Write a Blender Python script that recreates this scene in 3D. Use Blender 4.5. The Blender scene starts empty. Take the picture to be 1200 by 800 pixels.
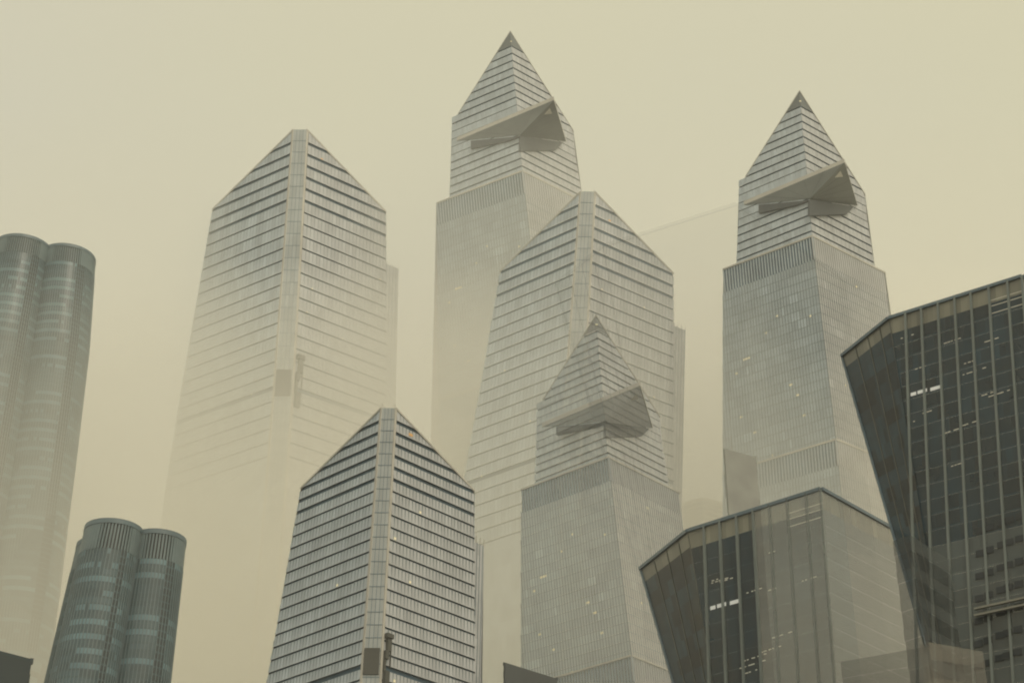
import bpy, math, random
from mathutils import Vector as V
random.seed(7)
S = bpy.context.scene
COL = S.collection
PI = math.pi

# ------------------------------------------------------------------ camera
PITCH, F, EYE = math.radians(30.5), 2000.0, V((0, 0, 2.0))
CP, SP = math.cos(PITCH), math.sin(PITCH)
FW, UP = V((0, CP, SP)), V((0, -SP, CP))

def ray(x, y):
    return V((x - 600, 0, 0)) + UP * (400 - y) + FW * F
def at_depth(x, y, d):
    r = ray(x, y); return EYE + r * (d / r.y)
def at_height(x, y, z):
    r = ray(x, y); return EYE + r * ((z - EYE.z) / r.z)
def at_wall(x, y, p, n):
    r = ray(x, y); return EYE + r * ((p - EYE).dot(n) / r.dot(n))
def lerp(a, b, t):
    return a + (b - a) * t
def interp(tab, z):
    """piecewise linear table [(z, value)] sorted by falling z, extrapolated at both ends"""
    for (z0, a), (z1, b) in zip(tab, tab[1:]):
        if z >= z1:
            break
    return a + (b - a) * ((z - z0) / (z1 - z0))

# --------------------------------------------------------------- materials
MATS = {}
def mat(name, col, rough=0.5, spec=0.5, alpha=1.0, vary=0.0, noise=0.12, metal=0.0, scale=0.09, emit=None):
    key = (name, alpha)
    if key in MATS:
        return MATS[key]
    m = bpy.data.materials.new(name); m.use_nodes = True
    nt = m.node_tree; N = nt.nodes; L = nt.links
    b = N['Principled BSDF']; out = N['Material Output']
    b.inputs['Roughness'].default_value = rough
    b.inputs['Specular IOR Level'].default_value = spec
    b.inputs['Metallic'].default_value = metal
    geo = N.new('ShaderNodeTexCoord')
    nz = N.new('ShaderNodeTexNoise'); nz.inputs['Scale'].default_value = scale; nz.inputs['Detail'].default_value = 5
    L.new(geo.outputs['Object'], nz.inputs['Vector'])
    mp = N.new('ShaderNodeMapRange')
    mp.inputs['From Min'].default_value = 0.3; mp.inputs['From Max'].default_value = 0.7
    mp.inputs['To Min'].default_value = 1 - noise; mp.inputs['To Max'].default_value = 1 + noise
    L.new(nz.outputs['Fac'], mp.inputs['Value'])
    val = mp.outputs['Result']
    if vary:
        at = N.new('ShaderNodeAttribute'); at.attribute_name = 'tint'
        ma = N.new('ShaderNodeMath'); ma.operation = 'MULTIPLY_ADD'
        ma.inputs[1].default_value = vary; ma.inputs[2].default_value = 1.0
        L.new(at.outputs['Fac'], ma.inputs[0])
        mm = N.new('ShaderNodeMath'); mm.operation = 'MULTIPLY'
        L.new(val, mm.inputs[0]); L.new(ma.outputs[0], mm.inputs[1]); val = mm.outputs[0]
    mx = N.new('ShaderNodeVectorMath'); mx.operation = 'SCALE'
    mx.inputs[0].default_value = col[:3]
    L.new(val, mx.inputs['Scale'])
    L.new(mx.outputs['Vector'], b.inputs['Base Color'])
    if emit:
        b.inputs['Emission Color'].default_value = (*emit[0], 1)
        b.inputs['Emission Strength'].default_value = emit[1]
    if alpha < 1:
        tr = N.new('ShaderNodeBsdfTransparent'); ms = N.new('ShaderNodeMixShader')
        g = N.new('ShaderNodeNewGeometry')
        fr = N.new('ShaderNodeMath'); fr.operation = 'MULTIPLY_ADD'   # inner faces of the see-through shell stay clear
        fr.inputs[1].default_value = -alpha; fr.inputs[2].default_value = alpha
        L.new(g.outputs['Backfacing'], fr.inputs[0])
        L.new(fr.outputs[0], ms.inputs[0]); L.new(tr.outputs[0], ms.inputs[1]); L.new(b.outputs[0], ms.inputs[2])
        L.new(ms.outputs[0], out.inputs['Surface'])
    MATS[key] = m
    return m

# ------------------------------------------------------------ mesh building
class MB:
    def __init__(s): s.v, s.f, s.m, s.t = [], [], [], []
    def poly(s, pts, m=0, t=0.0, face=None):
        """polygon; 'face' = direction the outside looks to"""
        pts = [V(p) for p in pts]
        if len(pts) < 3: return
        if face is not None:
            n = V((0, 0, 0))
            for i in range(1, len(pts) - 1):
                n += (pts[i] - pts[0]).cross(pts[i + 1] - pts[0])
            if n.dot(face) < 0: pts.reverse()
        k = len(s.v); s.v += pts; s.f.append(tuple(range(k, k + len(pts)))); s.m.append(m); s.t.append(t)
    def hexa(s, a, b, m=0, t=0.0):
        """closed block between quad a and quad b (corner to corner)"""
        c = sum((V(p) for p in a + b), V((0, 0, 0))) / 8
        def q(pts): s.poly(pts, m, t, sum((V(p) for p in pts), V((0, 0, 0))) / len(pts) - c)
        q(a); q(b)
        for i in range(4):
            j = (i + 1) % 4; q([a[i], a[j], b[j], b[i]])
    def bar(s, p, q, w, d, n, m=0):
        """bar from p to q, width w across, depth d along n"""
        p, q, n = V(p), V(q), V(n)
        x = (q - p).cross(n).normalized() * w / 2; k = n.normalized() * d
        s.hexa([p - x, p + x, q + x, q - x], [p - x + k, p + x + k, q + x + k, q - x + k], m)
    def build(s, name, mats, root=None):
        if not isinstance(mats, (list, tuple)): mats = [mats]
        o0 = V(root['base']) if root and 'base' in root else V((0, 0, 0))
        if root and root.type == 'MESH': o0 = V(root['base'])
        me = bpy.data.meshes.new(name)
        me.from_pydata([tuple(p - o0) for p in s.v], [], s.f)
        for m in mats: me.materials.append(m)
        me.polygons.foreach_set('material_index', s.m)
        a = me.attributes.new('tint', 'FLOAT', 'FACE'); a.data.foreach_set('value', s.t)
        me.update()
        o = bpy.data.objects.new(name, me); COL.objects.link(o)
        o['base'] = tuple(o0)
        if root: o.parent = root
        return o

def thing(name, label, cat, base, group=None):
    o = bpy.data.objects.new(name, None); COL.objects.link(o)
    o.empty_display_size = 5
    o.location = base; o['base'] = tuple(base)
    o['label'] = label; o['category'] = cat
    if group: o['group'] = group
    return o
def structure(o, kind='structure'):
    o['kind'] = kind; return o

# ----------------------------------------------------------------- facades
class Wall:
    """one storeyed face: an inner edge (table z -> point), a heading and an outer limit (table z -> distance)"""
    def __init__(w, edge, heading, outer):
        w.edge, w.outer = edge, outer
        w.d = V((math.cos(heading), math.sin(heading), 0))
        n = V((w.d.y, -w.d.x, 0)); w.n = n if n.y < 0 else -n
    def I(w, z): return interp(w.edge, z)
    def out(w, z): return max(0.0, interp(w.outer, z))
    def P(w, z, s, n=0.0):
        p = w.I(z); return V((p.x, p.y, z)) + w.d * s + w.n * n
    def clip(w, pts):
        r = []
        for i in range(len(pts)):
            a, b = pts[i], pts[(i + 1) % len(pts)]
            fa, fb = w.out(a[1]) - a[0], w.out(b[1]) - b[0]
            if fa >= 0: r.append(a)
            if (fa > 0) != (fb > 0) and abs(fa - fb) > 1e-9:
                t = fa / (fa - fb); r.append((lerp(a[0], b[0], t), lerp(a[1], b[1], t)))
        return r
    def panel(w, mb, z0, z1, s0, step, tint, n=0.0, m=0, lean=0.0, smax=1e9):
        """row of panes z0..z1 from s0 to the outer limit, each a quad of its own tint"""
        top = min(max(w.out(z0), w.out(z1)), smax); k = 0; s = s0
        while s < top - 0.02:
            e = min(s + step, smax)
            pts = w.clip([(s, z0), (e, z0), (e, z1), (s, z1)])
            if len(pts) > 2:
                mb.poly([w.P(z, q, n + lean * (z1 - z) / (z1 - z0)) for q, z in pts], m, tint(k), w.n)
            s += step; k += 1
    def mullions(w, mb, z0, z1, s0, step, wid, dep, m=1, n=0.0, smax=1e9):
        s = s0
        top = min(max(w.out(z0), w.out(z1)), smax)
        while s < top:
            a, b = z0, z1
            if w.out(z1) < s: 
                t = (w.out(z0) - s) / (w.out(z0) - w.out(z1)); b = lerp(z0, z1, t)
            if w.out(z0) >= s and b - a > 0.4:
                h = wid / 2
                P0, P1, P2, P3 = w.P(a, s - h, n), w.P(a, s + h, n), w.P(b, s + h, n), w.P(b, s - h, n)
                q = w.n * dep
                mb.poly([P0 + q, P1 + q, P2 + q, P3 + q], m, 0, w.n)
                mb.poly([P0, P0 + q, P3 + q, P3], m, 0, -w.d); mb.poly([P1, P1 + q, P2 + q, P2], m, 0, w.d)
            s += step
    def band(w, mb, z0, z1, s0, depth, lip=0.25, slat=None):
        """recessed storey band between z0 and z1: back wall, soffit, sill and a thin ledge"""
        a, b = w.out(z0), w.out(z1)
        if min(a, b) < s0 + 0.8: return False
        mb.poly([w.P(z0, s0, -depth), w.P(z0, a, -depth), w.P(z1, b, -depth), w.P(z1, s0, -depth)], 0, 0, w.n)
        mb.poly([w.P(z1, s0, 0), w.P(z1, b, 0), w.P(z1, b, -depth), w.P(z1, s0, -depth)], 0, 0, V((0, 0, -1)))
        mb.poly([w.P(z0, s0, 0), w.P(z0, a, 0), w.P(z0, a, -depth), w.P(z0, s0, -depth)], 0, 0, V((0, 0, 1)))
        mb.poly([w.P(z0, s0, 0), w.P(z1, s0, 0), w.P(z1, s0, -depth), w.P(z0, s0, -depth)], 0, 0, w.d)
        return True
    def s_at(w, x, z):
        p = w.I(z); k = (x - 600) / F
        return (k * ((p.y - EYE.y) * CP + (z - EYE.z) * SP) - p.x) / (w.d.x - k * w.d.y * CP)

def edge_table(px, depth):
    t = []
    for x, y in px:
        p = at_depth(x, y, depth); t.append((p.z, p))
    a, b = t[-2], t[-1]
    return t
def heading_of(pairs, depth):
    d = V((0, 0, 0))
    for a, b in pairs:
        A = at_depth(*a, depth); B = at_height(*b, A.z); d += (B - A)
    return math.atan2(d.y, d.x)
def runs(p_new=0.25, lo=-1.0, hi=1.0):
    """tint generator: neighbouring panes share a value for a while"""
    st = {'v': random.uniform(lo, hi)}
    def f(k):
        if random.random() < p_new: st['v'] = random.uniform(lo, hi)
        return st['v'] + random.uniform(-.18, .18)
    return f
def glints():  # scattered glints painted as short runs of much brighter pane tint
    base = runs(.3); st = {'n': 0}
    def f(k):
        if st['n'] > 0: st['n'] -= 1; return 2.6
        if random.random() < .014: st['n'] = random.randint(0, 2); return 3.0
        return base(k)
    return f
def rnd(k): return random.uniform(-1, 1)

def shifter(dx, dy): return lambda x, y: (x + dx, y + dy)
def to_ground(tab, keep=1.0):
    """continue an edge table vertically below its last point"""
    z, p = tab[-1]
    return tab + [(z - 400, V((p.x, p.y, z - 400)))]

# ================================================================ materials
def palette(alpha=1.0):
    P = {}
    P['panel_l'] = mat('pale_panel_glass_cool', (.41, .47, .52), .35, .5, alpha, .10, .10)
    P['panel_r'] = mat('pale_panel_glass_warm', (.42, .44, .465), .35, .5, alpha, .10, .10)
    P['line'] = mat('dark_mullion', (.17, .225, .265), .5, .3, alpha)
    P['band'] = mat('dark_slot_louvre', (.06, .115, .165), .6, .3, alpha, 0, .3)
    P['strip'] = mat('corner_glass', (.37, .405, .415), .25, .5, alpha, .08, .08)
    P['rail'] = mat('pale_metal_trim', (.47, .46, .42), .45, .5, alpha)
    P['blank'] = mat('dark_blank_panel', (.075, .078, .07), .6, .3, alpha)
    P['rear'] = mat('rear_cladding', (.30, .30, .29), .55, .4, alpha)
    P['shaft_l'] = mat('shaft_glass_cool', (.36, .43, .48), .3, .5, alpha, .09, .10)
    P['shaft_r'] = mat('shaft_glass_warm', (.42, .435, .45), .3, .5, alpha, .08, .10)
    P['fin'] = mat('shaft_mullion', (.18, .215, .235), .5, .4, alpha)
    P['cap'] = mat('spire_cap_cladding', (.13, .15, .155), .5, .4, alpha)
    P['spandrel'] = mat('shaft_spandrel', (.27, .32, .345), .5, .4, alpha, .1)
    P['deck'] = mat('deck_soffit_metal', (.125, .14, .135), .45, .4, alpha)
    P['bracket'] = mat('bracket_cladding', (.06, .07, .075), .5, .4, alpha)
    P['amber'] = mat('amber_window_glass', (.5, .3, .1), .4, .3, alpha, 0, .1, emit=((1, .55, .2), .22))
    P['lit'] = mat('lit_window_glass', (.5, .45, .3), .4, .3, alpha, 0, .1, emit=((1, .88, .52), .42))
    return P

# ============================================================ chamfered tower
def chamfered_tower(dx, dy, D, label, alpha=1.0):
    q = shifter(dx, dy); M = palette(alpha)
    stl = to_ground(edge_table([q(447.5, 478), q(427, 759), q(424, 800)], D))
    strr = to_ground(edge_table([q(463, 478), q(446, 775), q(444.5, 800)], D))
    hl = heading_of([(q(440.2, 546), q(350.6, 585.3)), (q(441.6, 532.8), q(352.5, 573)), (q(432.2, 657.5), q(331, 696.3)), (q(428.4, 701.6), q(322.5, 741.3))], D)
    hr = heading_of([(q(459.7, 532.8), q(556, 575)), (q(458.2, 559), q(556, 602)), (q(453, 657.5), q(556, 697.8)), (q(449.4, 732), q(556, 772))], D)
    L = Wall(stl, hl, [(0, 0), (-1, 0)]); R = Wall(strr, hr, [(0, 0), (-1, 0)])
    zt = min(stl[0][0], strr[0][0])
    zl = lambda y: at_depth(*q(440, y), D).z
    zs, zb = zl(532.0), zl(770)                    # shoulder level, a level near the frame foot
    def table(W, xs):
        t = [(zt, 0.4)]
        for y, x in xs: t.append((zl(y), W.s_at(x + dx, zl(y))))
        z, s = t[-1]
        t += [(z - 60, s + 3.5), (-50, s + 5)] if z > 80 else [(-50, s + 2)]
        return t
    L.outer = table(L, [(532, 352.5), (559, 347.8), (657.5, 331), (732, 317.4), (770, 311)])
    R.outer = table(R, [(532, 556), (657, 556.3), (770, 556.6)])
    base = (stl[1][1].x, D + 5, 0)
    T = thing('chamfered_skyscraper', label, 'skyscraper', base, 'skyscrapers with a chamfered corner and sloping top')
    pitch = (zl(493.4) - zl(780)) / 20
    lv = [zl(493.4) - pitch * k for k in range(-1, 26)]     # lv[1] is the first dark band
    kk = D / 500
    def bh(k): return kk * (1.2 if 1 <= k <= 6 else (1.6 if k == 21 else 0.55))
    for W, pm, dirn in ((L, 'panel_l', -1), (R, 'panel_r', 1)):
        mb = MB(); s0 = 0.9 * kk
        tops = [zt] + [lv[k] - bh(k) / 2 for k in range(1, 27)]
        for k in range(1, 27):
            z1 = tops[k - 1]; z0 = lv[k] + bh(k) / 2
            if z0 < 4: break
            W.panel(mb, z0, z1, s0, 1.5 * kk, rnd, lean=0.22)
            W.mullions(mb, z0, z1, s0 + 1.5 * kk, 1.5 * kk, 0.15 * kk ** .4, 0.2)
        zlow = tops[26]
        z = zlow
        while z > 0.5:
            z0 = max(0, z - pitch); W.panel(mb, z0, z, s0, 3.0, rnd, -0.05); z = z0
        # return edge at the outer corner
        mb.build('facade', [M[pm], M['line']], T)
        for k in range(1, 27):
            b = MB()
            if lv[k] - bh(k) > 2 and W.band(b, lv[k] - bh(k) / 2, lv[k] + bh(k) / 2, s0, 0.45 * kk): b.build('floor_band', M['band'], T)
        # coping on the sloping roof edge
        c = MB(); zsh = W.outer[1][0]
        a, b_ = W.P(zt, 0.2, -.2), W.P(zsh, W.out(zsh), -.2)
        c.bar(a, b_, 0.7 * kk, 0.55, W.n); c.build('roof_coping', M['rail'], T)
    # corner strip: four columns of glass with pale rails
    st = MB(); z = zt; sh = pitch; nn = V((0, -1, 0)); row = 0
    while z > 0.5:
        z0 = max(0, z - sh)
        if z0 < 6: z0 = 0
        for c in range(4):
            pts = []
            for zz, u in ((z0, c / 4), (z0, (c + 1) / 4), (z, (c + 1) / 4), (z, c / 4)):
                a, b = L.P(zz, 0), R.P(zz, 0); pts.append(lerp(a, b, u))
            st.poly(pts, 0, rnd(0), nn)
        a, b = L.P(z0, 0), R.P(z0, 0)
        if row < 30:
            st.bar(a, b, 0.2 * kk, 0.12, nn, 1)
            for c in (1, 2, 3):
                u = c / 4
                st.bar(lerp(L.P(z0, 0), R.P(z0, 0), u), lerp(L.P(z, 0), R.P(z, 0), u), 0.16 * kk, 0.14, nn, 1)
        z = z0; row += 1
    st.build('corner_glazing', [M['strip'], M['line']], T)
    for W in (L, R):
        r = MB(); pts = [zt] + [t[0] for t in W.edge[1:-1]] + [0]
        for a, b in zip(pts, pts[1:]):
            p0, p1, p2, p3 = W.P(a, -.1, -.6), W.P(a, .75 * kk, -.6), W.P(b, .75 * kk, -.6), W.P(b, -.1, -.6)
            k = W.n * 0.85
            r.hexa([p0, p1, p2, p3], [p0 + k, p1 + k, p2 + k, p3 + k])
        r.build('corner_rail', M['rail'], T)
    # blank plant panel in the strip and the hoist beside it
    bp = MB(); z1, z0 = zl(759), zl(790)
    A, B = lerp(L.P(z0, 0), R.P(z0, 0), .02), lerp(L.P(z0, 0), R.P(z0, 0), .93)
    Ct, Dt = lerp(L.P(z1, 0), R.P(z1, 0), .93), lerp(L.P(z1, 0), R.P(z1, 0), .02)
    k = V((0, -.35, 0)); bp.hexa([A, B, Ct, Dt], [A + k, B + k, Ct + k, Dt + k])
    bp.build('blank_panel', M['blank'], T)
    h = MB()
    def blk(s0, s1, y0, y1, n): 
        z0_, z1_ = zl(y0), zl(y1)
        s0 *= kk; s1 *= kk; n *= kk
        h.hexa([R.P(z0_, s0, .1), R.P(z0_, s1, .1), R.P(z1_, s1, .1), R.P(z1_, s0, .1)],
               [R.P(z0_, s0, n), R.P(z0_, s1, n), R.P(z1_, s1, n), R.P(z1_, s0, n)])
    blk(.9, 3.6, 746, 741, 1.6); blk(1.6, 3.2, 761, 746, 1.2); blk(.9, 2.2, 771, 761, 1.3); blk(.9, 1.6, 786, 771, .8); blk(1.0, 2.7, 802, 785, 1.5)
    h.build('hoist', M['blank'], T)
    for s in (3.4 * kk,):
        g = MB(); g.bar(R.P(zl(780), s, .5), R.P(zl(741), s, .5), .3 * kk, .3 * kk, R.n); g.build('hoist_mast', M['blank'], T)
    # rails on the tip
    for u in (0.02, .98):
        a = lerp(L.P(zt, 0), R.P(zt, 0), u); g = MB(); g.bar(a, a + V((0, 0, 1.6)), .18, .18, nn); g.build('roof_post', M['rail'], T)
    # lit panes
    g = MB(); s = R.s_at(481 + dx, zl(497)); z0 = lv[2] + 1.4
    g.poly([R.P(z0, s - .9, .3), R.P(z0, s + .9, .3), R.P(z0 + 1.0, s + .9, .3), R.P(z0 + 1.0, s - .9, .3)], 0, 0, R.n); g.build('lit_window', M['amber'], T)
    for i in range(9):
        W = R if i > 2 else L; k = random.randint(8, 24); s = (1.5 * random.randint(1, 22) + .95) * kk
        z0 = lv[k] + .6; g = MB()
        g.poly([W.P(z0, s, .3), W.P(z0, s + .9, .3), W.P(z0 + .8, s + .9, .3), W.P(z0 + .8, s, .3)], 0, 0, W.n)
        g.build('lit_window', M['lit'], T)
    # rear wing, a slimmer block carried behind the right face
    zr = zl(532); sR = lambda z: R.out(z)
    s1 = R.s_at(573 + dx, zl(592)); s0 = R.out(zl(592)) - .5
    lo = 0; wz = at_wall(*q(573, 642), R.P(zl(592), 0, -2.5), R.n).z
    WW = Wall(R.edge, hr, [(wz, s1), (0, s1 + 1.0)]); mb = MB(); z = wz
    while z > .5:
        z0 = max(0, z - pitch); WW.panel(mb, z0, z, s0, 1.4 * kk, rnd, -2.5)
        if z > zl(840): WW.mullions(mb, z0, z, s0, 1.4 * kk, .14 * kk, .15, 1, -2.5)
        z = z0
    back = V((-R.n.x, -R.n.y, 0)) * 26
    e = [WW.P(wz, s0, -2.5), WW.P(wz, s1, -2.5)]
    mb.poly([e[0], e[1], e[1] + back, e[0] + back], 0, 0, V((0, 0, 1)))
    f0, f1 = WW.P(wz, s1, -2.5), WW.P(0, s1 + 1, -2.5)
    mb.poly([f0, f1, f1 + back, f0 + back], 0, 0, R.d)
    mb.build('rear_wing', [M['panel_r'], M['line']], T)
    for u in (0, .25, .5, .75, 1):
        a = lerp(e[0], e[1], u); g = MB(); g.bar(a, a + V((0, 0, 2.4)), .25, .25, R.n); g.build('roof_post', M['rail'], T)
    # rear walls and roof close the block
    rb = MB()
    def corner(z): return L.P(z, L.out(z)), R.P(z, R.out(z)), L.P(z, L.out(z)) + R.d * R.out(z)
    lvls = [zs, zb, 0]
    for a, b in zip(lvls, lvls[1:]):
        l0, r0, b0 = corner(a); l1, r1, b1 = corner(b)
        rb.poly([l0, b0, b1, l1], 0, 0, -R.n * 0 + L.d); rb.poly([r0, b0, b1, r1], 0, 0, R.d)
    l0, r0, b0 = corner(zs)
    rb.poly([L.P(zt, .2), l0, b0], 0, 0, V((0, 0, 1))); rb.poly([R.P(zt, .2), r0, b0], 0, 0, V((0, 0, 1)))
    rb.poly([L.P(zt, .2), R.P(zt, .2), b0], 0, 0, V((0, 0, 1)))
    rb.build('rear_wall', M['rear'], T)
    return T

# ================================================================ spire tower
def spire_tower(ax, ay, size, D, label, alpha=1.0):
    """pixel marks are those of the right-hand tower of the photograph, scaled by size about its tip and moved to (ax, ay)"""
    PX = lambda x: ax + (x - 937) * size
    q = lambda x, y: (PX(x), ay + (y - 107) * size); M = palette(alpha)
    ed = to_ground(edge_table([q(937, 107), q(938.5, 125), q(941, 159), q(943.8, 185.6), q(949, 243.8), q(951, 270.8), q(951.8, 277),
                     q(963, 376), q(979.7, 515), q(984, 560)], D))
    hl = heading_of([(q(951, 270.8), q(863, 305)), (q(943.8, 185.6), q(867, 218)), (q(951.8, 276.5), q(847.5, 318))], D)
    hr = heading_of([(q(951.8, 276.5), q(1038, 320)), (q(951, 270.8), q(1025, 308))], D)
    zi = lambda y: at_depth(*q(945, y), D).z
    L = Wall(ed, hl, [(0, 0), (-1, 0)]); R = Wall(ed, hr, [(0, 0), (-1, 0)])
    za = ed[0][0]
    tab = lambda W, xs: [(zi(y), W.s_at(PX(x), zi(y))) for y, x in xs]
    L.outer = [(za, 0)] + tab(L, [(175.5, 873), (213, 865.5), (275, 863)])
    R.outer = [(za, 0)] + tab(R, [(191, 1013.8), (221, 1016), (275, 1025)])
    base = (ed[-2][1].x, D + 8, 0)
    T = thing('spired_skyscraper', label, 'skyscraper', base, 'skyscrapers with a pointed top and observation deck')
    pitch = (zi(125) - zi(270.8)) / 16
    lv = [zi(125) - pitch * k for k in range(0, 18)]
    z6 = lv[6]; L.outer[1] = (z6 + .05, L.s_at(PX(873.5), z6)); L.outer.insert(2, (z6 - .05, L.s_at(PX(865.8), z6)))
    kk = D / 620
    def bh(k): return kk * (.3 if 8 <= k <= 11 else .78)
    for W, pm in ((L, 'panel_l'), (R, 'panel_r')):
        mb = MB()
        for k in range(0, 17):
            z1 = lv[k] - bh(k) / 2; z0 = (lv[k + 1] + bh(k + 1) / 2) if k < 16 else zi(277)
            W.panel(mb, z0, z1, 0, 1.4 * kk, rnd, lean=.15)
            W.mullions(mb, z0, z1, 2.8 * kk, 2.8 * kk, .08 * kk, .10)
        mb.build('facade', [M[pm], M['line']], T)
        for k in range(0, 17):
            b = MB()
            if W.band(b, lv[k] - bh(k) / 2, lv[k] + bh(k) / 2, 0, .75): b.build('floor_band', M['band'], T)
        c = MB(); zsh = z6 + .1 if W is L else zi(191)
        c.bar(W.P(za, 0, -.2), W.P(zsh, W.out(zsh), -.2), .6, .5, W.n); c.build('roof_coping', M['rail'], T)
    cap = MB(); z0 = lv[0] + .5
    cb = [L.P(z0, 0, .1), L.P(z0, L.out(z0), .1), L.P(z0, L.out(z0), 0) + R.d * R.out(z0), R.P(z0, R.out(z0), .1)]
    tip = V((ed[0][1].x, ed[0][1].y - .1, za + .6))
    cen = sum(cb, V((0, 0, 0))) / 4
    for i in range(4):
        a, b = cb[i], cb[(i + 1) % 4]; cap.poly([a, b, tip], 0, 0, (a + b) / 2 - cen)
    cap.build('spire_cap', M['cap'], T)
    g = MB(); p = lerp(L.P(lv[0] + 1.2, 0, .3), tip, .2); g.hexa([p + V(a) for a in ((-.5, 0, 0), (.5, 0, 0), (.5, 0, .6), (-.5, 0, .6))], [p + V(a) for a in ((-.5, -.4, 0), (.5, -.4, 0), (.5, -.4, .6), (-.5, -.4, .6))])
    g.build('beacon', M['lit'], T)
    # roof of the crown and rear of the crown
    rb = MB(); zsh = zi(191)
    cor = lambda z, A, B: (A.P(z, A.out(z)), B.P(z, B.out(z)), A.P(z, A.out(z)) + B.d * B.out(z))
    l0, r0, b0 = cor(zsh, L, R); l1, r1, b1 = cor(zi(277), L, R)
    for a, b in (((l0, b0), (b1, l1)),): rb.poly([l0, b0, b1, l1], 0, 0, L.d); rb.poly([r0, b0, b1, r1], 0, 0, R.d)
    A = ed[0][1]; rb.poly([A, l0, b0], 0, 0, V((0, 0, 1))); rb.poly([A, r0, b0], 0, 0, V((0, 0, 1)))
    # ---- shaft
    zq = zi(277)
    hl2 = heading_of([(q(951.8, 276.5), q(847.5, 318)), (q(951.8, 304), q(847, 340))], D)
    SL = Wall(ed, hl2, []); SR = Wall(ed, hr, [])
    zf = lambda y: interp([(at_depth(*q(951.8, 277), D).z, at_depth(*q(951.8, 277), D).z), (at_depth(*q(979.7, 515), D).z, at_depth(*q(979.7, 515), D).z)], at_depth(*q(965, y), D).z)
    zz = [zq, zi(304), zi(400), zi(515)]
    SL.outer = [(z, SL.s_at(PX(847), z)) for z in zz]; SR.outer = [(z, SR.s_at(PX(x), z)) for z, x in zip(zz, (1037.5, 1039.5, 1052, 1068))]
    for W in (SL, SR):
        z, s = W.outer[-1]; W.outer += [(z - 30, s + 2), (-60, s + 4)]
    z1 = zi(304); zl1, zl2 = zi(515), zi(545)
    for W, pm in ((SL, 'shaft_l'), (SR, 'shaft_r')):
        mb = MB(); z = z1; row = 0
        while z > .5:
            z0 = max(0, z - pitch * 1.05)
            if z > zl1 > z0: z0 = zl1
            elif z <= zl1 and z > zl2: z = zl2; z0 = z - pitch
            z0 = max(0, z0)
            deep = z < zi(640)
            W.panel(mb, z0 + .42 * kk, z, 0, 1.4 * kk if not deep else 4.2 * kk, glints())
            W.panel(mb, z0, z0 + .42 * kk, 0, 1.4 * kk if not deep else 4.2 * kk, lambda k: 0, -.06, 2)
            if not deep: W.mullions(mb, z0, z, 0.02, 1.4 * kk, .17 * kk, .2 * kk)
            z = z0; row += 1
        mb.build('facade', [M[pm], M['fin'], M['spandrel']], T)
        for a, b in ((zq, z1), (zl1, zl2)):
            k = MB()
            k.poly([W.P(b, 0, -.5), W.P(b, W.out(b), -.5), W.P(a, W.out(a), -.5), W.P(a, 0, -.5)], 0, 0, W.n)
            k.poly([W.P(a, 0, 0), W.P(a, W.out(a), 0), W.P(a, W.out(a), -.5), W.P(a, 0, -.5)], 0, 0, V((0, 0, -1)))
            W.mullions(k, b, a, .15, 1.4 * kk, (.62 if W is SL else .95) * kk, .5, 1, -.45)
            k.build('louvre_band', [M['band'] if W is SL else M['fin'], M['shaft_l'] if W is SL else M['shaft_r']], T)
            c = MB(); c.bar(W.P(a + .3, 0, -.3), W.P(a + .3, W.out(a), -.3), .8 * kk, .6, W.n); c.build('parapet_trim', M['rail'], T)
    l0, r0, b0 = cor(zq, SL, SR); l1, r1, b1 = cor(0, SL, SR)
    rb.poly([l0, b0, b1, l1], 0, 0, L.d); rb.poly([r0, b0, b1, r1], 0, 0, R.d)
    f0 = SL.P(zq, 0); rb.poly([f0, l0, b0, r0], 0, 0, V((0, 0, 1)))
    rb.build('rear_wall', M['rear'], T)
    # ---- observation deck
    zd = zi(210)
    t1, t2, t3 = at_height(*q(872, 240), zd), at_height(*q(990, 190.5), zd), at_height(*q(1005, 241), zd)
    apex = at_wall(*q(949, 233), SL.P(zi(233), 0, .8), V((0, -1, 0)))
    inn = L.P(zd, 6, -6) + R.d * 6
    dk = MB(); th = V((0, 0, 1.7))
    dk.poly([t1, t2, apex], 0, .15, V((0, 0, -1))); dk.poly([t2, t3, apex], 0, -.2, V((0, 0, -1)))
    dk.poly([t1 + th, t2 + th, t3 + th, inn + th], 0, 0, V((0, 0, 1)))
    cen = (t1 + t2 + t3) / 3
    for a, b in ((t1, apex), (t3, apex)):
        k = L.P(zd, 0, -8)
        dk.poly([a, b, V((k.x, k.y, b.z))], 0, 0, V((0, 0, -1)))
    for tri_, m in (((t1, t2, apex), .5), ((t2, t3, apex), .5)):          # soffit joints
        nn = (tri_[1] - tri_[0]).cross(tri_[2] - tri_[0]).normalized(); nn = nn if nn.z < 0 else -nn
        for u in (.2, .4, .6, .8) if alpha == 1 else ():
            dk.bar(lerp(tri_[0], tri_[1], u), lerp(tri_[0], tri_[1], u) * .03 + tri_[2] * .97, .14, .08, nn, 1)
    dko = dk.build('observation_deck', [M['deck'], M['bracket']], T)
    pr = MB()
    for a, b in ((t1, t2), (t2, t3)):
        n = (b - a).cross(V((0, 0, 1))); n = n if n.dot((a + b) / 2 - cen) > 0 else -n
        n.normalize(); u = V((0, 0, (2.0 if (a is t1) else 1.2) * kk))
        pr.hexa([a, b, b + u, a + u], [a - n * .5, b - n * .5, b - n * .5 + u, a - n * .5 + u])
    pr.build('deck_parapet', M['rail'], dko)
    sk = MB(); c0 = lerp(t2, (t3 + apex) / 2, .22)
    tri = [at_wall(*q(x, y), lerp(t2, apex, .3), (t3 - t2).cross(apex - t2).normalized()) for x, y in ((978, 208), (988, 207), (985, 200))]
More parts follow.
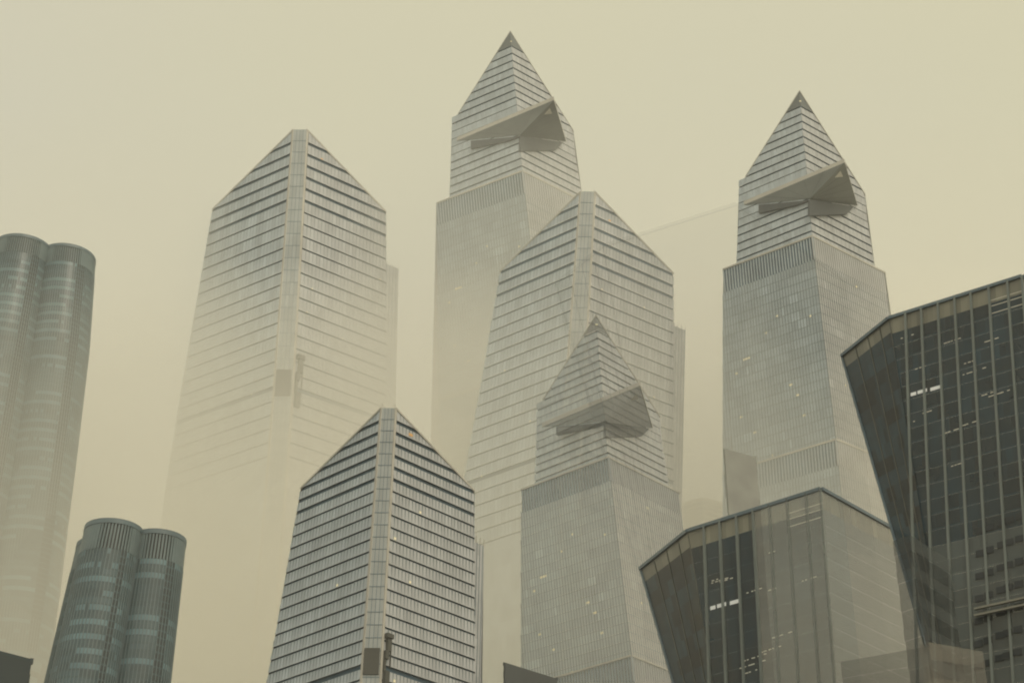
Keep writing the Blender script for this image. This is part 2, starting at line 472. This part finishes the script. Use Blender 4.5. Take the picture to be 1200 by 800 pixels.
    sk.poly([p + V((0, 0, -.12)) for p in tri], 0, 0, V((0, 0, -1))); sk.build('glass_floor', M['rail'], dko)
    for W, pts in ((L, ((889, 240), (949, 234.5), (932, 240.5), (889, 249.5))), (R, ((949, 234), (1001, 242), (992, 251), (949, 252.5)))):
        b = MB(); a = [at_wall(*q(x, y), W.P(zi(235), 0, 1.6), W.n) for x, y in pts]
        b.hexa([p - W.n * 1.4 for p in a], a); b.build('deck_bracket', M['bracket'], T)
    # ---- lit windows in the shaft
    spots = [(SL, 879, 420, 8), (SL, 929, 451, 4), (SL, 937, 463, 4), (SL, 944, 487, 3), (SL, 870, 489, 3), (SL, 899, 391, 2), (SL, 912, 371, 2), (SR, 1003, 336, 3), (SL, 886, 507, 3),
             (SL, 906, 534, 2), (SL, 951, 371, 2), (SL, 865, 438, 3), (SR, 990, 452, 2)]
    for i, (W, x, y, wd) in enumerate(spots):
        p = at_wall(*q(x, y), W.P(zi(430), 0, .1), W.n); g = MB(); s = (p - W.I(p.z)).dot(W.d); n = .12
        wd *= .42 * kk
        g.poly([W.P(p.z, s, n), W.P(p.z, s + wd, n), W.P(p.z + .9 * kk, s + wd, n), W.P(p.z + .9 * kk, s, n)], 0, 0, W.n)
        g.build('lit_window', M['lit'], T)
    return T

# ================================================================ round tower
def round_tower(dx, dy, D, label, lean=0.0):
    q = shifter(dx, dy)
    glass = mat('round_tower_glass', (.075, .128, .15), .2, .5, 1, .6, .12)
    rim = mat('round_tower_rim', (.10, .15, .175), .45, .5)
    slot = mat('round_tower_slot', (.015, .025, .03), .5, .4)
    fin = mat('round_tower_mullion', (.13, .18, .195), .5, .4)
    top = at_depth(*q(134, 606.5), D); z1 = top.z
    ppm = F / ((top.y) * CP + (z1 - EYE.z) * SP)       # pixels per metre at the tip
    r = 33.5 / ppm
    def centre(px, Y): return V(((px + dx - 600) / F * ((Y) * CP + (z1 - EYE.z) * SP), Y, 0))
    c0 = centre(133.5, D + r)
    ax, bx = centre(186.0, D + r + 9.5) - c0, centre(119, D + r + 16) - c0
    T = thing('round_skyscraper', label, 'skyscraper', (c0.x + 6, c0.y + 12, 0), 'round lobed skyscrapers')
    ctr = c0 + (ax + bx) / 2
    zref, grow = z1 - 62, 0.12
    def sc(z): return 1 + grow * min(1.0, (z1 - z) / 62) + (.10 * min(1, (zref - z) / 150) if z < zref else 0)
    def lobe(off, rr, lo, hi):
        c = c0 + off; NS = int(2 * PI * rr / 1.25); dphi = 2 * PI / NS
        def P(z, k, n=0.0):
            k_ = ctr + (c - ctr) * sc(z) + V((lean * min(1.5, (z1 - z) / 62), 0, 0)); a = k * dphi
            return V((k_.x, k_.y, z)) + V((math.cos(a), math.sin(a), 0)) * (rr * sc(z) + n)
        def N(k): return V((math.cos(k * dphi), math.sin(k * dphi), 0))
        body = MB(); zt = z1 - 12.6; z = zt; fl = 2.9; row = 0
        while z > .5:
            z0 = max(0, z - fl); t = runs(.13, -1, 1.1); lit_row = row % 2 == 0 and random.random() < .85; row += 1
            vis = z > z1 - 250
            for k in range(NS):
                tt = t(k)
                if vis:
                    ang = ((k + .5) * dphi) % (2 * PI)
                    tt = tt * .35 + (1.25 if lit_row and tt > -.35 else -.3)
                    if 1.70 * PI < ang < 1.80 * PI: tt = -1.2  # recess shade beside the seam painted as a darker pane column
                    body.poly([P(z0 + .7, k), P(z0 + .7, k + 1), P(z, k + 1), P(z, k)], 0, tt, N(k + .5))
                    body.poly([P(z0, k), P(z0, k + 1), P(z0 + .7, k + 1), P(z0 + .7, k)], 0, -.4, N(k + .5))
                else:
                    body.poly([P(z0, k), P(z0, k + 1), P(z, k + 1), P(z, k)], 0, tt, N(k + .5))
            z = z0
        za = z1 - 250
        for k in range(NS):                                   # mullions
            for a, b in ((zt, zref), (zref, zref - 75), (zref - 75, za)):
                w = .12
                p = [P(b, k - w, .25), P(b, k + w, .25), P(a, k + w, .25), P(a, k - w, .25)]
                body.poly(p, 1, 0, N(k))
                body.poly([P(b, k - w), p[0], p[3], P(a, k - w)], 1, 0, V((0, 0, 1)).cross(N(k)) * -1)
                body.poly([P(b, k + w), p[1], p[2], P(a, k + w)], 1, 0, V((0, 0, 1)).cross(N(k)))
        roof = [P(z1 - 1.0, k) for k in range(NS)]
        body.poly(roof, 1, 0, V((0, 0, 1)))
        lb = body.build('curved_facade', [glass, fin], T)
        lv = MB(); a, b = z1 - 2.0, zt
        for k in range(NS):
            ang = (k * dphi) % (2 * PI)
            lv.poly([P(b, k, -.7), P(b, k + 1, -.7), P(a, k + 1, -.7), P(a, k, -.7)], 0, 0, N(k + .5))
            w = .27 if lo < ang < hi else .46
            p = [P(b, k - w, .12), P(b, k + w, .12), P(a, k + w, .12), P(a, k - w, .12)]
            lv.poly(p, 1, 0, N(k))
            lv.poly([P(b, k - w, -.7), p[0], p[3], P(a, k - w, -.7)], 1, 0, V((0, 0, 1)).cross(N(k)) * -1)
            lv.poly([P(b, k + w, -.7), p[1], p[2], P(a, k + w, -.7)], 1, 0, V((0, 0, 1)).cross(N(k)))
            for z, dz in ((a, -1), (b, 1)):
                lv.poly([P(z, k, -.7), P(z, k + 1, -.7), P(z, k + 1, .1), P(z, k, .1)], 1, 0, V((0, 0, dz)))
        lv.build('louvre_crown', [slot, fin], T)
        rm = MB()
        for k in range(NS):
            rm.poly([P(a, k, .3), P(a, k + 1, .3), P(z1, k + 1, .3), P(z1, k, .3)], 0, 0, N(k + .5))
            rm.poly([P(a, k, .3), P(a, k + 1, .3), P(a, k + 1, -.7), P(a, k, -.7)], 0, 0, V((0, 0, -1)))
            rm.poly([P(z1, k, .3), P(z1, k + 1, .3), P(z1, k + 1, -.9), P(z1, k, -.9)], 0, 0, V((0, 0, 1)))
            rm.poly([P(z1 - 1, k, -.9), P(z1 - 1, k + 1, -.9), P(z1, k + 1, -.9), P(z1, k, -.9)], 0, 0, -N(k + .5))
        rm.build('roof_rim', rim, T)
    lobe(V((0, 0, 0)), r, PI * 1.42, PI * 1.80)
    lobe(ax, r * .97, PI * 1.40, PI * 1.75)
    lobe(bx, r * .86, PI * .9, PI * 1.2)
    lobe(ax + bx, r * .97, 0, .4)
    return T

# =============================================================== glass offices
def glass_offices(dx, dy, D, label, ghost=1.0, ghost_right=None, windows=False, lamps=True, right_to=1090, facet=None):
    """pixel marks are those of the lower glass block, moved by (dx, dy)"""
    q = shifter(dx, dy); gr = ghost if ghost_right is None else ghost_right; facet = ghost if facet is None else facet
    kk = D / 340
    G = lambda a: mat('dark_office_glass', (.006, .023, .037), .12, .13, a, .35, .3, scale=.12)
    G2 = mat('facet_office_glass', (.010, .028, .040), .3, .15, facet, .8, .3, scale=.16)
    PG = lambda a: mat('parapet_glass', (.15, .15, .115), .3, .5, a, .4, .2)
    LC = lambda a: mat('lower_storey_cladding', (.042, .06, .066), .4, .3, a, .2, .3, scale=.12)
    FN = lambda a: mat('bronze_fin', (.16, .19, .185), .4, .5, a)
    FL = mat('facet_mullion', (.085, .09, .08), .5, .4, ghost)
    CO = mat('roof_edge_trim', (.08, .13, .17), .4, .5, max(ghost, gr))
    LT = mat('office_ceiling_light', (.4, .4, .35), .5, .3, 1, emit=((1, .92, .66), .13))
    BL = mat('office_strip_light', (.5, .5, .5), .5, .3, 1, emit=((.95, .97, .85), .22))
    p3 = at_depth(*q(962, 573), D); ztop = p3.z
    p2, p1 = at_height(*q(806, 622), ztop), at_height(*q(751, 666), ztop)
    dm = (p2 - p3); dm.z = 0; lenm = dm.length; dm.normalize()
    foot = at_depth(*q(979, 800), D)
    low = foot.z - 40
    ed = [(ztop, p3), (foot.z, foot)]
    hm = math.atan2(dm.y, dm.x)
    Wm = Wall(ed, hm, [(ztop, lenm), (0, lenm)])
    p2f = at_wall(*q(872, 1010), foot, Wm.n)
    zb = zf = p2f.z
    k = (p2f - Wm.I(zf)).dot(Wm.d)
    Wm.outer = [(ztop, lenm), (zf, k), (0, k)]
    p1f = at_height(*q(850.5, 1010), zf)
    T = thing('glass_office_block', label, 'office building', (foot.x, foot.y + 8, 0), 'dark glass office blocks with vertical fins')
    hr = math.radians(47); Wr = Wall(ed, hr, [(ztop, 40), (0, 40)])
    sr = Wr.s_at(right_to + dx, ztop); Wr.outer = [(ztop, sr), (0, sr)]
    para = 4.6 * kk; zp = ztop - para; fl = 3.9 * kk
    # bays of the main face between the fins
    zlow = at_wall(*q(930, 862), foot, Wm.n).z
    fx = [825.5, 844, 863.5, 883, 902, 923, 945]
    ss = []
    for x in fx:
        ss.append(Wm.s_at(x + dx, ztop))
    edges = [0.0] + sorted(ss) + [lenm + .5]
    nb = len(edges) - 1
    for b in range(nb):
        a0, a1 = edges[b], edges[b + 1]
        al = gr if a1 <= sorted(ss)[3] + .1 else ghost
        mb = MB(); sub = max(1, round((a1 - a0) / 1.5 / kk)); st = (a1 - a0) / sub
        Wm.panel(mb, zp, ztop, a0, st, rnd, 0, 1, smax=a1)
        z = zp
        while z > .5:
            z0 = max(0, z - fl)
            t = runs(.3)
            low = z < zlow
            Wm.panel(mb, z0 + .5 * kk, z, a0, st, t, 0, 2 if low else 0, smax=a1)
            Wm.panel(mb, z0, z0 + .5 * kk, a0, st, lambda k: .9, 0.02, 2 if low else 0, smax=a1)
            z = z0
        mb.build('glazing_bay', [G(al), PG(al), LC(al)], T)
    for i, s in enumerate((sorted(ss) + [0.0]) if ghost > .3 else []):
        al = gr if s <= sorted(ss)[3] - .1 else ghost
        f = MB(); f.bar(Wm.P(0, s, .0), Wm.P(ztop, s, 0), .52 * kk, .6 * kk, Wm.n)
        f.build('fin', FN(al), T)
    # leaning facet on the left
    nf = (p2 - p1).cross(p1f - p1); nf = nf if nf.y < 0 else -nf; nf.normalize()
    mb = MB(); NR = int((ztop - zf) / fl); NC = 14
    def Q(u, v): return lerp(lerp(p1, p2, u), lerp(p1f, p2f, u), v)
    for r_ in range(NR):
        t = runs(.3)
        for c in range(NC):
            v0, v1 = r_ / NR, (r_ + 1) / NR; u0, u1 = c / NC, (c + 1) / NC
            mb.poly([Q(u0, v1), Q(u1, v1), Q(u1, v0), Q(u0, v0)], 1 if r_ == 0 else 0, t(c), nf)
    mb.build('leaning_facet', [G2, PG(ghost)], T)
    for u in (.28, .55, .8, 1.0):
        f = MB(); f.bar(Q(u, .995), Q(u, 0), .3 * kk, .15 * kk, nf); f.build('facet_fin', FL, T)
    f = MB(); f.bar(Q(0.0, .995), Q(0.0, 0), .5 * kk, .4 * kk, nf); f.build('facet_edge', CO, T)
    # right face
    mb = MB(); z = zp; Wr.panel(mb, zp, ztop, 0, 1.5, rnd, 0, 1)
    while z > .5:
        z0 = max(0, z - fl); Wr.panel(mb, z0 + .5 * kk, z, 0, 1.5 * kk, runs(.3)); Wr.panel(mb, z0, z0 + .5 * kk, 0, 1.5 * kk, lambda k: 1.0, .03); z = z0
    g3 = mat('side_office_glass', (.095, .115, .12), .2, .4, gr, .15, .2)
    mb.build('side_facade', [g3, PG(gr)], T)
    # copings
    for a, b in ((p1, p2), (p2, p3), (p3, Wr.P(ztop, sr))):
        n = (b - a).cross(V((0, 0, 1))); n = n if n.y < 0 else -n
        c = MB(); c.bar(a, b, .8 * kk, .6 * kk, n.normalized()); c.build('roof_coping', CO, T)
    # roof and rear
    rb = MB(); bk = V((p1f.x * 1.3 + 12, p1.y, 0)).normalized() * 40; p4 = Wr.P(ztop, sr)
    rear = mat('office_rear_cladding', (.08, .085, .08), .6, .4, max(ghost, gr))
    rb.poly([p1, p2, p3, p4, p4 + bk, p1 + bk], 0, 0, V((0, 0, 1)))
    f1, f4 = V((p1f.x, p1f.y, 0)), V((p4.x, p4.y, 0))
    rb.poly([p1, p1f, p1f + bk, p1 + bk], 0, 0, V((-1, 0, 0)))
    rb.poly([p1f, f1, f1 + bk, p1f + bk], 0, 0, V((-1, 0, 0)))
    rb.poly([p1f, p2f, V((p2f.x, p2f.y, 0)), f1], 0, 0, V((-.5, -1, 0)))
    rb.poly([p4, f4, f4 + bk, p4 + bk], 0, 0, V((1, 0, 0))); rb.poly([p1 + bk, f1 + bk, f4 + bk, p4 + bk], 0, 0, V((0, 1, 0)))
    rb.build('rear_wall', rear, T)
    if not lamps: return T
    # a bright strip of lit ceiling and dashes of ceiling lamps behind the glass, set just proud so the glass does not hide them
    def dash(x, y, w, m, h=.35):
        w *= kk; h *= kk
        p = at_wall(*q(x, y), Wm.P(zp, 0, .08), Wm.n); s = (p - Wm.I(p.z)).dot(Wm.d)
        if not (0.2 < s < Wm.out(p.z) - 1.0): return
        g = MB(); g.poly([Wm.P(p.z, s, .06), Wm.P(p.z, s - w, .06), Wm.P(p.z + h, s - w, .06), Wm.P(p.z + h, s, .06)], 0, 0, Wm.n)
        g.build('ceiling_light', m, T)
    for x, y, w in ((821, 718.5, 3), (833, 715, 1.4), (841, 712.5, 2.4), (856, 709, 2.6)): dash(x, y, w, BL, .9)
    for i in range(13):
        y0 = random.uniform(640, 800); x0 = random.uniform(812, 945); n = random.randint(2, 6)
        for j in range(n):
            x = x0 + j * random.uniform(3.5, 6); dash(x, y0 - (x - x0) * .33, random.uniform(.4, 1.0), LT, .25)
    for i in range(3):
        y0 = (602, 609, 618)[i]
        dash(923, y0, 9, LT, .2)
    if windows:                                             # lower storeys with separate dark windows
        wm = mat('office_window', (.012, .018, .022), .15, .5); lm = mat('ledge_stone', (.22, .22, .19), .6, .4)
        for i, y in enumerate((868, 895, 922, 949, 976, 1003, 1030)):
            for j, (x, yy) in enumerate(((906, 5), (917, 1), (931, -5), (940, -8), (952, -12))):
                p = at_wall(*q(x, y + yy), Wm.P(zb, 0, .1), Wm.n); s = (p - Wm.I(p.z)).dot(Wm.d)
                g = MB(); g.hexa([Wm.P(p.z, s, .02), Wm.P(p.z, s - 1.9 * kk, .02), Wm.P(p.z + 1.5 * kk, s - 1.9 * kk, .02), Wm.P(p.z + 1.5 * kk, s, .02)],
                                 [Wm.P(p.z, s, .2), Wm.P(p.z, s - 1.9 * kk, .2), Wm.P(p.z + 1.5 * kk, s - 1.9 * kk, .2), Wm.P(p.z + 1.5 * kk, s, .2)])
                g.build('window', wm, T)
        for y in (962, 970):
            p = at_wall(*q(906, y), Wm.P(zb, 0, .7), Wm.n); s = (p - Wm.I(p.z)).dot(Wm.d)
            g = MB(); g.bar(Wm.P(p.z, s, .6), Wm.P(p.z, 0, .6), .3, .5, Wm.n); g.build('ledge', lm, T)
    return T

# ============================================================== simple blocks
def block(name, label, cat, corner, depth, left, right, colour, alpha=1.0, parapet=1.2, win=True, coping=True, rough=.5, group=None, wid=4.0, tone=.35):
    """flat-roofed block: front corner pixel, and the pixels where its left and right roof edges end"""
    c = at_depth(*corner, depth); z = c.z
    l, r = at_height(*left, z), at_height(*right, z)
    m = mat(name + '_wall', colour, rough, .5, alpha, tone, .15)
    mt = mat(name + '_coping', tuple(min(1, v * 1.25) for v in colour), .5, .4, alpha)
    mw = mat(name + '_glass', tuple(v * .35 for v in colour), .2, .5, alpha, .5, .1)
    T = thing(name, label, cat, (c.x, c.y + 6, 0), group)
    for e in (l, r):
        d = e - c; n = V((d.y, -d.x, 0)); n = n if n.y < 0 else -n; n.normalize()
        w = Wall([(z, c), (0, V((c.x, c.y, 0)))], math.atan2(d.y, d.x), [(z, d.length), (0, d.length)])
        mb = MB(); w.panel(mb, z - 2.2, z, 0, wid, rnd); zz = z - 2.2
        while zz > .5:
            z0 = max(0, zz - 4); w.panel(mb, z0, min(z0 + 1.7, zz), 0, wid, rnd)
            if zz - z0 > 1.8: w.panel(mb, z0 + 1.7, zz, 0, wid, runs(.4), -.12, 1)
            zz = z0
        mb.build('wall', [m, mw] if win else [m, m], T)
        if not coping: continue
        k = MB(); k.bar(w.P(z + .2, 0, -.3), w.P(z + .2, d.length, -.3), 1.0, .6, w.n); k.build('roof_coping', mt, T)
    b = l + (r - c); g = MB()
    g.poly([c, l, b, r], 0, 0, V((0, 0, 1)))
    gz = lambda p: V((p.x, p.y, 0))
    g.poly([l, b, gz(b), gz(l)], 0, 0, (l - c)); g.poly([r, b, gz(b), gz(r)], 0, 0, (r - c))
    g.build('rear_wall', m, T)
    return T

# ==================================================================== setting
g = MB(); g.poly([(-2900, -700, 0), (2900, -700, 0), (2900, 3600, 0), (-2900, 3600, 0)], 0, 0, V((0, 0, 1)))
structure(g.build('ground', mat('city_asphalt', (.06, .06, .058), .9, .2, 1, 0, .3, scale=.02)))
g = MB(); w = 9
g.poly([(-2900, 60, .02), (2900, 60, .02), (2900, 60 + 2 * w, .02), (-2900, 60 + 2 * w, .02)], 0, 0, V((0, 0, 1)))
structure(g.build('road', mat('road_asphalt', (.045, .045, .047), .85, .25, 1, 0, .25, scale=.1)))

# ------------------------------------------------------------------- towers
round_tower(0, 0, 600, 'round lobed tower with dark louvred crown, lowest at the left, in front of the fog', -3.0)
round_tower(-106.5, -333, 820, 'taller round lobed tower cut by the left edge, its foot fading into fog')
chamfered_tower(0, 0, 500, 'crisp dark-banded tower with sloping top and chamfered corner, lowest and nearest of its kind')
chamfered_tower(-103.5, -326, 930, 'tall banded tower with a chamfered corner behind the lowest one, foot lost in fog')
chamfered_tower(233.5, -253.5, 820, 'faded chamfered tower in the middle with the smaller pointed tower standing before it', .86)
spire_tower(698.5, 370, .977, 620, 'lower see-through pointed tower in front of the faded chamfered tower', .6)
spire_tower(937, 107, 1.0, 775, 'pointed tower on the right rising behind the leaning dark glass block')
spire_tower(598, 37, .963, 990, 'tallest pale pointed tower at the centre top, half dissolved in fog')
glass_offices(0, 0, 300, 'lower glass block with a lit strip window, in front of the right pointed tower', .92, .6)
glass_offices(236, -249, 220, 'large dark glass block with pale vertical fins at the right edge', .96, .96, True, right_to=1060, facet=.95)
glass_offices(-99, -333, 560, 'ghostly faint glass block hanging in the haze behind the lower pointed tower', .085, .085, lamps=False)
D_ = (.035, .05, .055)
block('roof_block', 'small dark flat-roofed block in the bottom left corner', 'building', (36, 776.5), 300, (-40, 757), (37, 775), D_, win=False)
block('flat_roofed_block', 'dark low roof in front of the foot of the lower pointed tower', 'building', (651, 797), 540, (590, 778), (653, 795.5), (.055, .065, .07), win=False)
block('plain_block', 'plain hazy block standing against the left foot of the right pointed tower', 'building', (884.5, 537), 735, (847.5, 527), (886, 535.5), (.27, .28, .265), win=False)
block('distant_block', 'pale distant block with a shallow peak between the two pointed towers', 'building', (823, 583), 1100, (800, 590), (850, 591), (.34, .32, .28))
block('dark_annex', 'dark glassy annex overlapped by the leaning edge of the large glass block', 'building', (1066, 626), 210, (1046, 634), (1112, 655), (.05, .06, .062), .55, coping=False)
block('pale_podium', 'pale low podium at the bottom right corner beneath the large glass block', 'building', (1088, 752), 198, (1078, 756), (1152, 763), (.24, .225, .19), .4, win=False, coping=False)
block('dark_podium', 'dark low podium with fins at the bottom right, below the lower glass block', 'building', (1086, 757), 205, (985, 775), (1090, 758), (.05, .055, .05), .4, coping=False)

# -------------------------------------------------------------- fog and haze
def volume(name, colour, density, aniso=0.0):
    m = bpy.data.materials.new(name); m.use_nodes = True; nt = m.node_tree; nt.nodes.clear()
    o = nt.nodes.new('ShaderNodeOutputMaterial'); v = nt.nodes.new('ShaderNodeVolumePrincipled')
    v.inputs['Color'].default_value = (*colour, 1); v.inputs['Density'].default_value = density
    v.inputs['Anisotropy'].default_value = aniso
    nt.links.new(v.outputs[0], o.inputs['Volume']); return m
def fog_bank(y0, y1, h0, h1, density, name='fog_bank'):
    X = 1300; b = MB()
    b.hexa([V((-X, y0, 1)), V((X, y0, 1)), V((X, y1, 1)), V((-X, y1, 1))],
           [V((-X, y0, h0)), V((X, y0, h0)), V((X, y1, h1)), V((-X, y1, h1))])
    return structure(b.build(name, volume('fog', (.998, .987, .935), density, .2)), 'stuff')
HAZE = .00014
b = MB(); b.hexa([V((-3000, -800, -1)), V((3000, -800, -1)), V((3000, 3700, -1)), V((-3000, 3700, -1))],
                 [V((-3000, -800, 900)), V((3000, -800, 900)), V((3000, 3700, 900)), V((-3000, 3700, 900))])
structure(b.build('haze', volume('haze_air', (.97, .97, .95), HAZE, .2)), 'stuff')
fog_bank(700, 800, 230, 525, .0095)
fog_bank(850, 915, 300, 605, .018)
fog_bank(928, 975, 540, 775, .013)

# ------------------------------------------------------------- light and sky
W = bpy.data.worlds.new('World'); S.world = W; W.use_nodes = True
nt = W.node_tree; N = nt.nodes; L = nt.links
bg = N['Background']; out = N['World Output']
el, az = math.radians(48), math.radians(150)
sky = N.new('ShaderNodeTexSky'); sky.sky_type = 'NISHITA'; sky.sun_disc = False
sky.sun_elevation = el; sky.sun_rotation = az; sky.dust_density = 6; sky.air_density = 1.5
L.new(sky.outputs[0], bg.inputs[0]); bg.inputs[1].default_value = .05
# the cloud deck over the city: a dull warm overcast, brighter overhead
tc = N.new('ShaderNodeTexCoord'); sx = N.new('ShaderNodeSeparateXYZ'); L.new(tc.outputs['Generated'], sx.inputs[0])
def ramp(stops):
    rp = N.new('ShaderNodeValToRGB'); e = rp.color_ramp.elements
    e[0].position, e[1].position = stops[0][0], stops[-1][0]
    e[0].color, e[1].color = (*stops[0][1], 1), (*stops[-1][1], 1)
    for p, c_ in stops[1:-1]: e.new(p).color = (*c_, 1)
    return rp
warm = ramp([(0, (.66, .57, .33)), (.42, (.66, .59, .345)), (.62, (.69, .62, .35)), (1, (.77, .695, .41))])
grey = ramp([(0, (.60, .53, .36)), (.42, (.61, .55, .37)), (.62, (.67, .605, .39)), (1, (.75, .685, .44))])
L.new(sx.outputs['Z'], warm.inputs[0]); L.new(sx.outputs['Z'], grey.inputs[0])
cl = N.new('ShaderNodeTexNoise'); cl.inputs['Scale'].default_value = 2.2; cl.inputs['Detail'].default_value = 3
L.new(tc.outputs['Generated'], cl.inputs['Vector'])
side = N.new('ShaderNodeMath'); side.operation = 'MULTIPLY_ADD'; side.inputs[1].default_value = 1.6; L.new(sx.outputs['X'], side.inputs[0])
cm = N.new('ShaderNodeMapRange'); cm.inputs['From Min'].default_value = .3; cm.inputs['From Max'].default_value = .7
cm.inputs['To Min'].default_value = .1; cm.inputs['To Max'].default_value = .95
L.new(cl.outputs['Fac'], cm.inputs['Value']); L.new(cm.outputs[0], side.inputs[2]); side.use_clamp = True
rp = N.new('ShaderNodeMix'); rp.data_type = 'RGBA'
L.new(side.outputs[0], rp.inputs['Factor']); L.new(grey.outputs[0], rp.inputs['A']); L.new(warm.outputs[0], rp.inputs['B'])
b2 = N.new('ShaderNodeBackground'); b2.inputs[1].default_value = .85; L.new(rp.outputs['Result'], b2.inputs[0])
ad = N.new('ShaderNodeAddShader'); L.new(bg.outputs[0], ad.inputs[0]); L.new(b2.outputs[0], ad.inputs[1]); L.new(ad.outputs[0], out.inputs['Surface'])
sd = bpy.data.lights.new('sun', 'SUN'); sd.energy = .8; sd.angle = math.radians(20); sd.color = (1, .93, .78)
so = bpy.data.objects.new('sun', sd); COL.objects.link(so)
dirv = V((math.sin(az) * math.cos(el), math.cos(az) * math.cos(el), math.sin(el)))
so.rotation_euler = dirv.to_track_quat('Z', 'Y').to_euler()

cd = bpy.data.cameras.new('camera'); cam = bpy.data.objects.new('camera', cd); COL.objects.link(cam)
cam.location = EYE; cam.rotation_euler = (PI / 2 + PITCH, 0, 0)
cd.sensor_width = 36; cd.lens = F / 1200 * 36; cd.clip_end = 20000; cd.clip_start = .5
S.camera = cam
S.view_settings.view_transform = 'Standard'; S.view_settings.look = 'None'
S.view_settings.exposure = 0; S.view_settings.gamma = 1
c = S.cycles
c.max_bounces = 16; c.volume_bounces = 14; c.diffuse_bounces = 3; c.glossy_bounces = 3
c.transparent_max_bounces = 24; c.use_denoising = True
c.use_adaptive_sampling = False
c.filter_width = 2.0
for o in COL.objects:
    if 'base' in o: del o['base']
